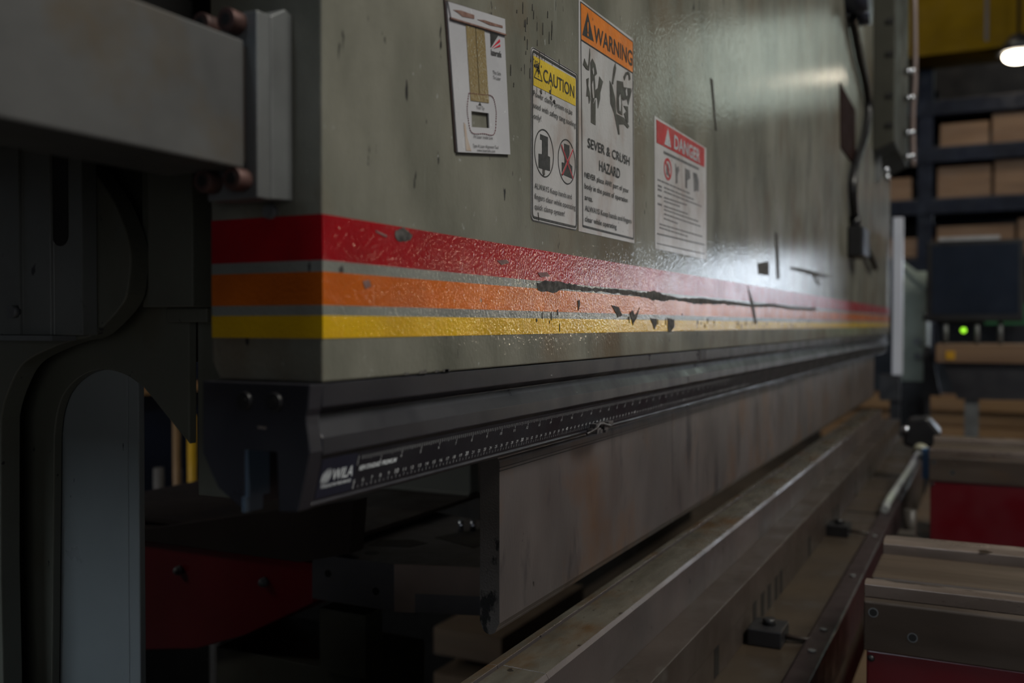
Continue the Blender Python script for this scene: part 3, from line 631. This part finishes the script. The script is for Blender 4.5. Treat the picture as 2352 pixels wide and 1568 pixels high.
H2 = [[(0.9528,1.5067),(0.9597,1.5041),(0.9699,1.4908),(0.9731,1.4758),(0.971,1.4711),(0.9669,1.4746),(0.9549,1.4834)],
 [(0.9669,1.4746),(0.9731,1.4758),(0.9982,1.4763),(1.0145,1.4699),(1.0091,1.4667),(0.9982,1.4691),(0.9814,1.4659),(0.9835,1.4555),(0.9794,1.4548)],
 [(0.9749,1.5118),(0.9937,1.5146),(0.9959,1.5093),(1.0198,1.5131),(1.0190,1.5085),(1.0242,1.514),(1.0154,1.5003),(1.0111,1.4928),(1.0067,1.4985),(0.9938,1.4943),(0.9896,1.4963),(0.9918,1.478),(0.9772,1.478),(0.974,1.4845)],
 [(0.996,1.489),(1.01,1.4911),(1.0112,1.4737),(1.0069,1.4721),(0.9971,1.4805),(1.0046,1.4849)],
 [(0.9647,1.5229),(0.9697,1.529),(0.9718,1.5238),(0.9657,1.5111),(0.9627,1.5048),(0.9597,1.5062)],
 [(1.0022,1.5267),(1.0087,1.5293),(1.0152,1.529),(1.0175,1.5229),(1.0131,1.5204),(1.012,1.5261),(1.0065,1.5263),(0.998,1.517),(0.9958,1.5209)]]
for H in (H1, H2):
    b = B()
    for i, p in enumerate(H): b.poly(p, y1_-.00006*i, y2_)
    out('hand_pictogram', b, sign_hand, s)
b = B(); b.poly([(.9015, 1.4905), (.9045, 1.4955), (.9060, 1.4870), (.9075, 1.4790), (.9045, 1.4780), (.9025, 1.4830)], YF-.0012, y2_); b.poly([(.9030, 1.5060), (.9055, 1.5090), (.9070, 1.5035), (.9045, 1.5015)], YF-.0012, y2_)
b.poly([(.9800, 1.4930), (.9840, 1.4990), (.9860, 1.4905), (.9845, 1.4800), (.9815, 1.4810)], YF-.0012, y2_); b.poly([(1.0010, 1.5060), (1.0050, 1.5100), (1.0065, 1.5030), (1.0030, 1.5010)], YF-.0012, y2_); out('worn_patches', b, sign_white, s)
# -- danger
s = sign('danger_sign', 'blurred danger sticker with red header, farthest sticker on the ram', [(1.1041, 1.4995), (1.3390, 1.4990), (1.3418, 1.3420), (1.1085, 1.3412)])
b = B(); b.poly([(1.1111, 1.4961), (1.3285, 1.4974), (1.3289, 1.4707), (1.1125, 1.4688)], y1_, y2_); out('red_band', b, sign_red, s)
b = B(); b.poly([(1.1429, 1.4717), (1.1707, 1.4721), (1.1571, 1.4940)], YF-.0009, y2_); text(b, 'DANGER', 1.1826, 1.3050, 1.4735, .0165, YF-.001, bold=.03); out('header_lettering', b, sign_card, s, recalc=False)
b = B(); b.seg((1.141, 1.4618), (1.2995, 1.4642), .0030, y1_, y2_)
for (xa, za, xb, zb) in ((1.1175,1.4251,1.2556,1.4251),(1.1434,1.4188,1.2751,1.4193),(1.1435,1.4138,1.3155,1.4143),(1.1435,1.4065,1.2416,1.4082),(1.1436,1.4022,1.2096,1.4027),(1.1436,1.396,1.2465,1.3968),(1.1437,1.3917,1.2979,1.3918),(1.1437,1.3862,1.3107,1.3861),(1.1438,1.3807,1.201,1.3799),(1.1258,1.3722,1.3186,1.3728),(1.1259,1.368,1.2468,1.367)):
    x = xa
    while x < xb:                            # lines of small unreadable print, word by word
        e = min(xb, x+rg.uniform(.008, .022)); b.seg((x, za+(zb-za)*(x-xa)/(xb-xa)), (e, za+(zb-za)*(e-xa)/(xb-xa)), .0016, y1_, y2_); x = e+.003
for z in (1.418, 1.4135, 1.406, 1.396): b.seg((1.1185, z), (1.1335, z), .0022, y1_, y2_)
b.seg((1.1161, 1.3598), (1.3319, 1.3622), .0016, y1_, y2_); b.seg((1.1162, 1.3480), (1.3321, 1.3495), .0012, y1_, y2_); out('small_print', b, sign_soft, s)
b = B(); b.ring((1.158, 1.4433), .0162, .0137, .0034, y1_, y2_); b.seg((1.148, 1.452), (1.168, 1.434), .003, YF-.0009, y2_); out('ban_circle', b, sign_red, s)
b = B(); b.poly([(1.152, 1.436), (1.162, 1.435), (1.165, 1.444), (1.158, 1.451), (1.152, 1.445)], y1_, y2_); out('pictogram', b, sign_soft, s)
for p in ([(1.1893,1.4551),(1.194,1.4500),(1.2030,1.4540),(1.2069,1.4487),(1.2003,1.4427),(1.1982,1.4309),(1.1926,1.4301),(1.1924,1.4428)], [(1.2341,1.4553),(1.2553,1.4557),(1.2578,1.4454),(1.2436,1.4408),(1.2437,1.4302),(1.2358,1.4305)], [(1.2722,1.4554),(1.2895,1.4565),(1.2997,1.4483),(1.2999,1.4332),(1.290,1.433),(1.2774,1.4304),(1.2748,1.445)]):
    b = B(); b.poly(p, y1_, y2_); out('pictogram', b, sign_soft, s)
# -- alignment card (tilted plastic card with a window)
YC = YF-.0022
s = thing('alignment_card', 'tilted white plastic laser alignment card with gold strip and square window', 'card', (.665, YF, 1.3794))
O = [(0.6117,1.4867),(0.7037,1.5),(0.7158,1.3915),(0.6278,1.3794)]; Hh = [(0.6485,1.4142),(0.6772,1.4181),(0.6786,1.4065),(0.6495,1.4021)]
b = B()
for i in range(4): b.poly([O[i], O[(i+1) % 4], Hh[(i+1) % 4], Hh[i]], YC, YF-.0010)
out('card', b, sign_card, s)
b = B(); O2 = [(.6098, 1.4880), (.7040, 1.5008), (.7156, 1.3920), (.6258, 1.3796)]
for i in range(4): b.poly([O2[i], O2[(i+1) % 4], Hh[(i+1) % 4], Hh[i]], YF-.0010, YF-.0001)
out('magnet_backing', b, mat('magnet_brown', (.028, .014, .012), rough=.7), s)  # dark brown rim: the raised card's edge plus its shadow, as colour
b = B(); b.poly([(.6117, 1.4867), (.7037, 1.5), (.7050, 1.4878), (.6166, 1.4757)], YC-.0012, YC); out('folded_strip', b, sign_card, s)
b = B(); b.poly([(0.6186,1.4826),(0.6300,1.4855),(0.6509,1.4880),(0.6509,1.4851),(0.6328,1.4816),(0.6250,1.4825)], YC-.0015, YC-.0010); b.poly([(0.656,1.4861),(0.6681,1.4890),(0.678,1.4902),(0.6989,1.4931),(0.6989,1.4914),(0.6769,1.4875)], YC-.0015, YC-.0010); b.seg((.6150, 1.4756), (.7055, 1.4876), .0012, YC-.0016, YC-.0002); out('rust_marks', b, rust_brown, s)
b = B(); b.poly([(0.6396,1.4775),(0.6695,1.4815),(0.6772,1.4261),(0.6471,1.4219)], YC-.0004, YC); o = out('gold_strip', b, film_gold, s)
b = B(); b.seg((.6546, 1.4800), (.6610, 1.4300), .0005, YC-.0006, YC-.0003); out('strip_line', b, sign_black, o)
b = B(); b.poly([(0.6796,1.4826),(0.6937,1.4844),(0.6805,1.4708)], YC-.0004, YC)
text(b, 'lazersafe', .6808, .6988, 1.4653, .0046, YC-.0004, slope=.13, bold=.02)
text(b, 'This Side', .6836, .6980, 1.4508, .0028, YC-.0004, slope=.13); text(b, 'To Laser', .6841, .6976, 1.4468, .0028, YC-.0004, slope=.13)
b.poly([(.6598, 1.4210), (.6645, 1.4217), (.6621, 1.4236)], YC-.0004, YC)
text(b, 'Tool Tip', .6562, .6692, 1.4174, .0026, YC-.0004, slope=.13); text(b, 'Fit Laser Inside Line', .6521, .6835, 1.3942, .0025, YC-.0004, slope=.13)
text(b, 'Type A Laser Alignment Tool', .6504, .6936, 1.3868, .0025, YC-.0004, slope=.13); text(b, 'www.lazersafe.com', .6572, .6877, 1.3846, .0022, YC-.0004, slope=.13)
out('lettering', b, sign_black, s, recalc=False)
b = B(); b.poly([(0.6827,1.4714),(0.6956,1.4815),(0.6967,1.4797)], YC-.0004, YC); b.poly([(0.6859,1.4718),(0.6967,1.4776),(0.697,1.4759)], YC-.0004, YC); out('logo_rays', b, logo_red, s)
b = B(); D = smooth_curve([(0.6442,1.4269),(0.6628,1.4298),(0.6823,1.4326),(0.6887,1.425),(0.6896,1.4167),(0.6859,1.4031),(0.668,1.4003),(0.6488,1.3977),(0.6433,1.407),(0.6417,1.4155),(0.6442,1.4269)], k=6)
for i in range(0, len(D)-1): 
    p = Vector(D[i]); q = Vector(D[i+1]); b.seg(p, p+(q-p)*.62, .0005, YC-.0006, YC)
out('dashed_outline', b, mat('dash_red', (.16, .05, .06), rough=.5), s)
b = B(); b.poly([(0.6362,1.4031),(0.6392,1.4022),(0.6416,1.393),(0.6480,1.3835),(0.6400,1.3825)], YC-.0003, YC); out('worn_stain', b, rust_tan, s)

# ------------------------------------------------------------------ far end of the ram
t = thing('end_housing', 'dark olive housing on the far end of the ram at upper right', 'housing', (3.8, .33, 1.84))
b = B(); b.prism('x', [(.292, 1.87), (.292, 2.9), (.3598, 2.9), (.3598, 1.84)], 3.49, 4.1); out('housing_body', b, mat('housing_paint', (.045, .045, .036), (.034, .034, .027), ns=6, rough=.6, spec=.2), t, bevel=.003)
for z in (1.92, 2.02, 2.16, 2.27): 
    q = B(); q.box(3.484, 3.492, .295, .318, z, z+.015); out('slot', q, gap_black, t)
for z in (1.88, 1.97, 2.10, 2.20):
    q = B(); q.cyl((3.9, .292, z), (3.9, .268, z), .012); q.ball((3.9, .266, z), .014); out('dome_bolt', q, chrome, t)
b = B(); b.tube([(3.95, .262, 1.85), (3.95, .265, 2.05), (3.95, .258, 2.2), (3.95, .262, 2.5)], .010); out('hose', b, mat('hose_pink', (.22, .17, .16), rough=.35), t)
b = B(); b.box(3.55, 3.57, .340, .3598, 1.745, 1.835); o = out('sensor_block', b, steel_raw, base=(3.56, .35, 1.79)); tag(o, 'pale sensor block below the olive housing on the ram', 'sensor')
q = B(); q.ball((3.66, .335, 1.80), .014); q.ball((3.70, .333, 1.78), .013); out('dome_bolt', q, chrome, o)
b = B(); b.prism('y', [(2.673, 1.8911), (2.990, 1.882), (3.004, 1.7174), (2.697, 1.7223)], YF-.003, YF-.0003); o = out('dark_plate', b, red_plate, base=(2.84, .36, 1.72)); tag(o, 'dark red rectangular plate on the far part of the ram behind the cable', 'plate')
t = thing('switch_box', 'small black switch box hanging on the far ram face from a cable', 'switch box', (2.96, .35, 1.44))
b = B(); b.box(2.85, 3.00, .318, .359, 1.442, 1.528); out('box_body', b, dark_plastic, t, bevel=.004)
b = B(); b.box(2.853, 2.997, .316, .319, 1.447, 1.523); out('front_cover', b, mat('cover_blue', (.05, .065, .10), rough=.35), t)
b = B(); b.cyl((2.9, .345, 1.527), (2.9, .345, 1.56), .016); out('cable_gland', b, dark_plastic, t)
b = B(); b.tube([(2.815, .345, 2.10), (2.83, .345, 2.094), (2.85, .345, 2.087), (2.984, .345, 2.036), (3.15, .345, 1.99), (3.218, .345, 1.93), (3.11, .345, 1.815), (2.90, .345, 1.705), (2.84, .345, 1.634), (2.89, .345, 1.56)], .0125); o = out('hanging_cable', b, dark_plastic, base=(2.9, .345, 1.56)); tag(o, 'black cable hanging in a loop down the far ram face to the switch box', 'cable')
b = B(); b.tube([(2.99, .345, 1.53), (3.06, .343, 1.52), (3.183, .343, 1.4885), (3.36, .343, 1.455), (3.45, .345, 1.441)], .010); o = out('short_cable', b, dark_plastic, base=(3.2, .345, 1.48)); tag(o, 'short black cable slanting down from the switch box along the ram', 'cable')
b = B(); b.cyl((2.80, .30, 2.165), (2.80, .3598, 2.165), .058); o = out('cable_hook', b, mat('knob_blue', (.04, .045, .07), rough=.4), base=(2.8, .33, 2.16)); q = B(); q.cyl((2.93, .31, 2.16), (2.93, .3598, 2.16), .05); out('hook_knob', q, mat('knob_blue', None), o); tag(o, 'dark round cable holder at the top edge of the ram above the hanging cable', 'holder')

# ------------------------------------------------------------------ right background
t = thing('guard_post', 'bright upright post beyond the far end of the ram', 'post', (4.5, .35, 0))
b = B(); b.box(4.48, 4.53, .337, .377, 1.03, 1.716); out('post_tube', b, post_white, t, bevel=.003)
b = B(); b.box(4.45, 4.56, .345, .425, .92, 1.03); out('post_clamp', b, dark_plastic, t)
b = B(); b.box(4.48, 4.53, .345, .385, 0, .92); out('post_foot', b, dark_plastic, t)
t = thing('control_cabinet', 'pale green cabinet behind the bright post', 'cabinet', (5.0, .32, 0))
b = B(); b.box(4.9, 5.25, .262, .375, .98, 1.50); out('cabinet_body', b, pale_green, t, bevel=.006)
b = B(); b.prism('x', [(.375, 1.53), (.375, 1.56), (.235, 1.44), (.245, 1.40)], 4.88, 4.92); out('cabinet_strut', b, pale_green, t)
b = B(); b.box(4.9, 5.25, .262, .375, 0, .98); out('cabinet_base', b, dark_plastic, t)
for z in (1.17, 1.10): 
    q = B(); q.cyl((4.88, .30, z), (4.9, .30, z), .018); out('knob', q, steel_raw, t)
t = thing('control_monitor', 'dark flat control monitor on a stand at the right edge', 'monitor', (4.62, .07, 1.164))
b = B(); b.box(4.60, 4.66, -.132, .248, 1.263, 1.614); out('monitor_case', b, dark_plastic, t, bevel=.008)
b = B(); b.box(4.597, 4.601, -.112, .225, 1.295, 1.595); out('screen', b, screen_mat, t)
b = B(); b.cyl((4.62, .258, 1.29), (4.62, .245, 1.285), .02, n=12); out('bezel_clip', b, dark_plastic, t)
b = B(); b.box(4.6, 4.66, -.04, .2, 1.615, 1.632); out('paper_strip', b, white_plate, t)
for y in (.17, .045, -.045):
    b = B(); b.cyl((4.63, y, 1.164), (4.63, y, 1.263), .010); out('leg', b, steel_raw, t)
b = B(); b.ball((4.59, .098, 1.225), .011); out('indicator_light', b, led_green, t)
t = thing('control_stand', 'wood-topped dark stand carrying the control monitor', 'stand', (4.6, .05, 0))
b = B(); b.box(4.55, 4.95, -.17, .207, 1.085, 1.164); out('top_board', b, wood, t, bevel=.004)
b = B(); b.prism('x', [(.172, 1.066), (.172, 1.084), (-.165, 1.084), (-.165, .93), (.12, .927)], 4.58, 4.9); out('stand_drawer', b, mat('drawer_dark', (.02, .02, .025), rough=.45), t)
b = B(); b.box(4.60, 4.65, .036, .092, 0, .928); out('stand_column', b, steel_raw, t)
b = B(); b.box(4.546, 4.551, .13, .165, 1.10, 1.135); out('yellow_tag', b, yellow_pipe, t)
b = B(); b.prism('x', [(.265, 1.15), (.235, 1.15), (.19, .93), (.262, .93)], 4.70, 4.74); o = out('pendant_case', b, dark_plastic, base=(4.72, .23, .93)); tag(o, 'black case hanging between pale cabinet and stand drawer', 'case')
q = B(); q.box(4.71, 4.73, .235, .255, 0, .93); out('case_stem', q, dark_plastic, o)
b = B(); b.box(5.6, 5.62, -.22, .02, 1.25, 1.36); q_ = out('green_sheet', b, green_mat, base=(5.61, -.2, 1.25)); tag(q_, 'strip of green sheet behind the control monitor legs', 'sheet')
q = B(); q.box(5.605, 5.615, -.20, -.18, 0, 1.25); out('sheet_stand', q, dark_plastic, q_)
# stack of planks on the floor beyond the machine
for k, (z0, z1, x) in enumerate(((0, .22, 7.9), (.22, .36, 8.0), (.36, .48, 7.95), (.48, .60, 8.0), (.60, .70, 7.92))):
    b = B(); b.box(x, x+.5, -2.0, 1.2, z0, z1-.004); o = out('timber_plank', b, wood_orange, base=(x+.2, -.2, z0), bevel=.006); o['group'] = 'timber planks stacked on the floor'
    tag(o, ['bottom timber of the floor stack beyond the machine', 'second timber from the floor in the stack beyond the machine', 'middle timber of the stack beyond the machine', 'timber just under the top one in the stack beyond the machine', 'topmost timber of the floor stack beyond the machine'][k], 'timber')
# lumber rack
rack = thing('storage_rack', 'tall navy steel storage rack holding timber in the right background', 'rack', (9.2, 0, 0))
for y in (.44, -.52):
    b = B(); b.box(9.0, 9.12, y, y+.12, 0, 3.45); out('upright', b, navy_steel, rack); b = B(); b.box(9.9, 10.02, y, y+.12, 0, 3.45); out('upright', b, navy_steel, rack)
for z in (1.75, 2.26, 2.70, 3.10):
    b = B(); b.box(8.98, 9.1, -.52, 1.6, z-.06, z+.06); b.box(9.9, 10.0, -.52, 1.6, z-.06, z+.06); out('shelf_beam', b, navy_steel, rack)
    b = B(); b.box(9.02, 9.98, -.52, 1.6, z+.06, z+.075); out('shelf_deck', b, cover_dark, rack)
n = 0
for z, rows in ((1.835, [(1.2, .42, .17), (.42, -.2, .26), (-.2, -.50, .30)]), (2.335, [(1.3, .60, .20), (.42, -.02, .27), (-.02, -.50, .30)]), (2.775, [(.40, .0, .20), (0, -.50, .25)])):
    for (ya, yb, h) in rows:
        b = B(); b.box(9.06, 9.9, yb+.01, ya-.01, z, z+h); o = out('timber_bundle', b, wood, base=(9.4, (ya+yb)/2, z), bevel=.01); n += 1
        tag(o, ['narrow timber bundle left of the upright on the low rack shelf', 'timber bundle right of the upright on the low rack shelf', 'timber bundle at the right of the low rack shelf', 'timber bundle left of the upright on the middle rack shelf', 'timber bundle right of the upright on the middle rack shelf', 'pinkish timber bundle at the right of the middle rack shelf', 'short timber bundle on the upper rack shelf by the upright', 'timber bundle at the right of the upper rack shelf'][n-1], 'timber', 'timber bundles on the rack')
b = B(); b.box(8.7, 9.0, -.5, 3, 3.52, 4.6); b.box(8.6, 9.1, -.5, 3, 3.46, 3.52); o = out('crane_beam', b, crane_yellow, base=(8.85, 0, 3.5)); tag(o, 'yellow overhead crane beam across the top right', 'crane beam')
q = B(); q.box(8.695, 8.70, .02, .05, 3.5, 4.6); out('beam_joint', q, cover_dark, o)
q = B(); q.box(8.8, 8.9, -.4, -.3, 4.6, 6.5); q.box(8.8, 8.9, 2.7, 2.8, 4.6, 6.5); out('hanger', q, cover_dark, o)
def lamp(x, y, z, label):
    t = thing('bay_lamp', label, 'lamp', (x, y, z))
    b = B(); b.cyl((x, y, z+.02), (x, y, z+.16), .16, .06); out('shade', b, dark_plastic, t)
    b = B(); b.ball((x, y, z), .11, .5); out('bulb', b, lamp_glow, t)
    b = B(); b.cyl((x, y, z+.16), (x, y, 6.5), .012); out('cord', b, dark_plastic, t)
LY, LZ = -1.619, 1.393
t = thing('work_lamp', 'low work lamp on a stand in the aisle beyond the press', 'lamp', (5.3, LY, 0))
b = B(); b.cyl((5.32, LY, 0), (5.32, LY, LZ-.08), .02); b.cyl((5.32, LY, 0), (5.32, LY, .03), .2); out('lamp_stand', b, dark_plastic, t)
b = B(); b.box(5.265, 5.38, LY-.11, LY+.11, LZ-.08, LZ+.08); out('lamp_housing', b, dark_plastic, t)
b = B(); b.box(5.25, 5.264, LY-.08, LY+.08, LZ-.05, LZ+.05); out('lamp_face', b, mat('work_glow', (1, .9, .7), emit=((1, .84, .6), 75)), t)
lamp(8.45, -.19, 3.335, 'glowing bay lamp below the yellow crane beam at the right edge')
b = B(); b.box(11.5, 11.7, -.55, 5, 0, 4.2); o = out('dark_partition', b, wall_mat, base=(11.6, 1, 0)); tag(o, 'dark partition standing behind the timber rack', 'partition')

# clutter between guide rail and far support
t = thing('air_hose', 'pale hose hanging slantwise beside the farther red support', 'hose', (2.9, .21, .73))
b = B(); b.tube([(2.85, .171, .895), (2.80, .178, .880), (2.70, .188, .862), (2.58, .202, .842), (2.45, .212, .828), (2.36, .2115, .8225)], .0092); out('hose_tube', b, mat('hose_pale', (.28, .31, .28), (.24, .24, .28), ns=9, rough=.35), t)
b = B(); b.cyl((2.85, .168, .895), (2.87, .164, .905), .02); out('fitting', b, mat('fitting_cream', (.42, .42, .32), rough=.4), t)
b = B(); b.prism('x', [(.215, .955), (.20, .985), (.15, .99), (.118, .95), (.122, .915), (.17, .898), (.214, .91)], 2.90, 2.99); o = out('pendant_switch', b, dark_plastic, base=(2.95, .17, .91), bevel=.008); tag(o, 'rounded black switch housing left of the farther red support', 'switch')
q = B(); q.ball((2.895, .207, .955), .012); out('button', q, chrome, o)
q = B(); q.box(2.93, 2.97, .1285, .1385, 0, .92); out('stem', q, dark_plastic, o)
b = B(); b.box(2.80, 2.83, .1285, .158, .835, .915); o = out('blue_tab', b, blue_mat, base=(2.81, .15, .835)); tag(o, 'blue tab standing beside the farther red support', 'tab')
q = B(); q.box(2.81, 2.82, .130, .138, 0, .845); out('tab_stem', q, cover_dark, o)
b = B(); b.box(2.3, 2.36, .145, .18, .681, .78); b.box(2.36, 2.5, .145, .185, .681, .74); b.cyl((2.4, .16, .73), (2.4, .16, .82), .014); o = out('hose_fittings', b, mat('fit_dark', (.055, .045, .038), (.03, .028, .025), ns=14, rough=.5), base=(2.4, .16, .681)); tag(o, 'dark pipe fittings between guide rail and farther red support', 'fittings')

# ------------------------------------------------------------------ left background seen through the throat
pp = [(1.8, 1.85, .010, brown_pipe, 'brown upright pipe left of the yellow one'), (1.8, 1.797, .012, yellow_pipe, 'bright yellow upright pipe seen under the ram end'), (1.9, 2.02, .014, grey_pipe, 'grey pipe standing at the left of the gap'),
      (1.9, 1.95, .012, grey_pipe, 'dull pipe standing left of the brown pipe'), (1.7, 1.63, .012, grey_pipe, 'grey pipe standing right of the yellow one')]
for (x, y, r, mt, l) in pp:
    b = B(); b.cyl((x, y, 0), (x, y, 1.02 if mt is not grey_pipe else .86), r); o = out('upright_pipe', b, mt, base=(x, y, 0)); tag(o, l, 'pipe', 'pipes behind the machine')
t = thing('rear_rack', 'dark navy rack behind the machine seen through the throat', 'rack', (2.9, 3.1, 0))
b = B(); b.box(2.5, 3.6, 3.0, 3.05, 0, 2.0); out('rack_panel', b, navy_steel, t); b = B(); b.box(2.5, 3.6, 2.9, 3.05, .98, 1.01); out('rack_shelf', b, brown_pipe, t)
for (x, z) in ((2.78, 1.16), (2.95, 1.05), (2.9, 1.17)):
    b = B(); b.ball((x, 2.98, z), .022); out('rack_bolt', b, chrome, t)
for k, z in enumerate((.30, .42)):
    b = B(); b.box(2.15, 2.7, 1.1, 1.30, z-.035, z+.035); o = out('pallet_board', b, mat('wood_dark', (.10, .062, .032), (.07, .042, .022), ns=6, stretch=(1, .3, 3), rough=.7), base=(2.3, 1.2, z)); tag(o, ['lower wooden pallet board behind the bed', 'upper wooden pallet board behind the bed'][k], 'board', 'pallet boards behind the bed')
    q = B(); q.box(2.3, 2.4, 1.15, 1.25, z-.085 if k else 0, z-.035); out('spacer', q, wood, o)
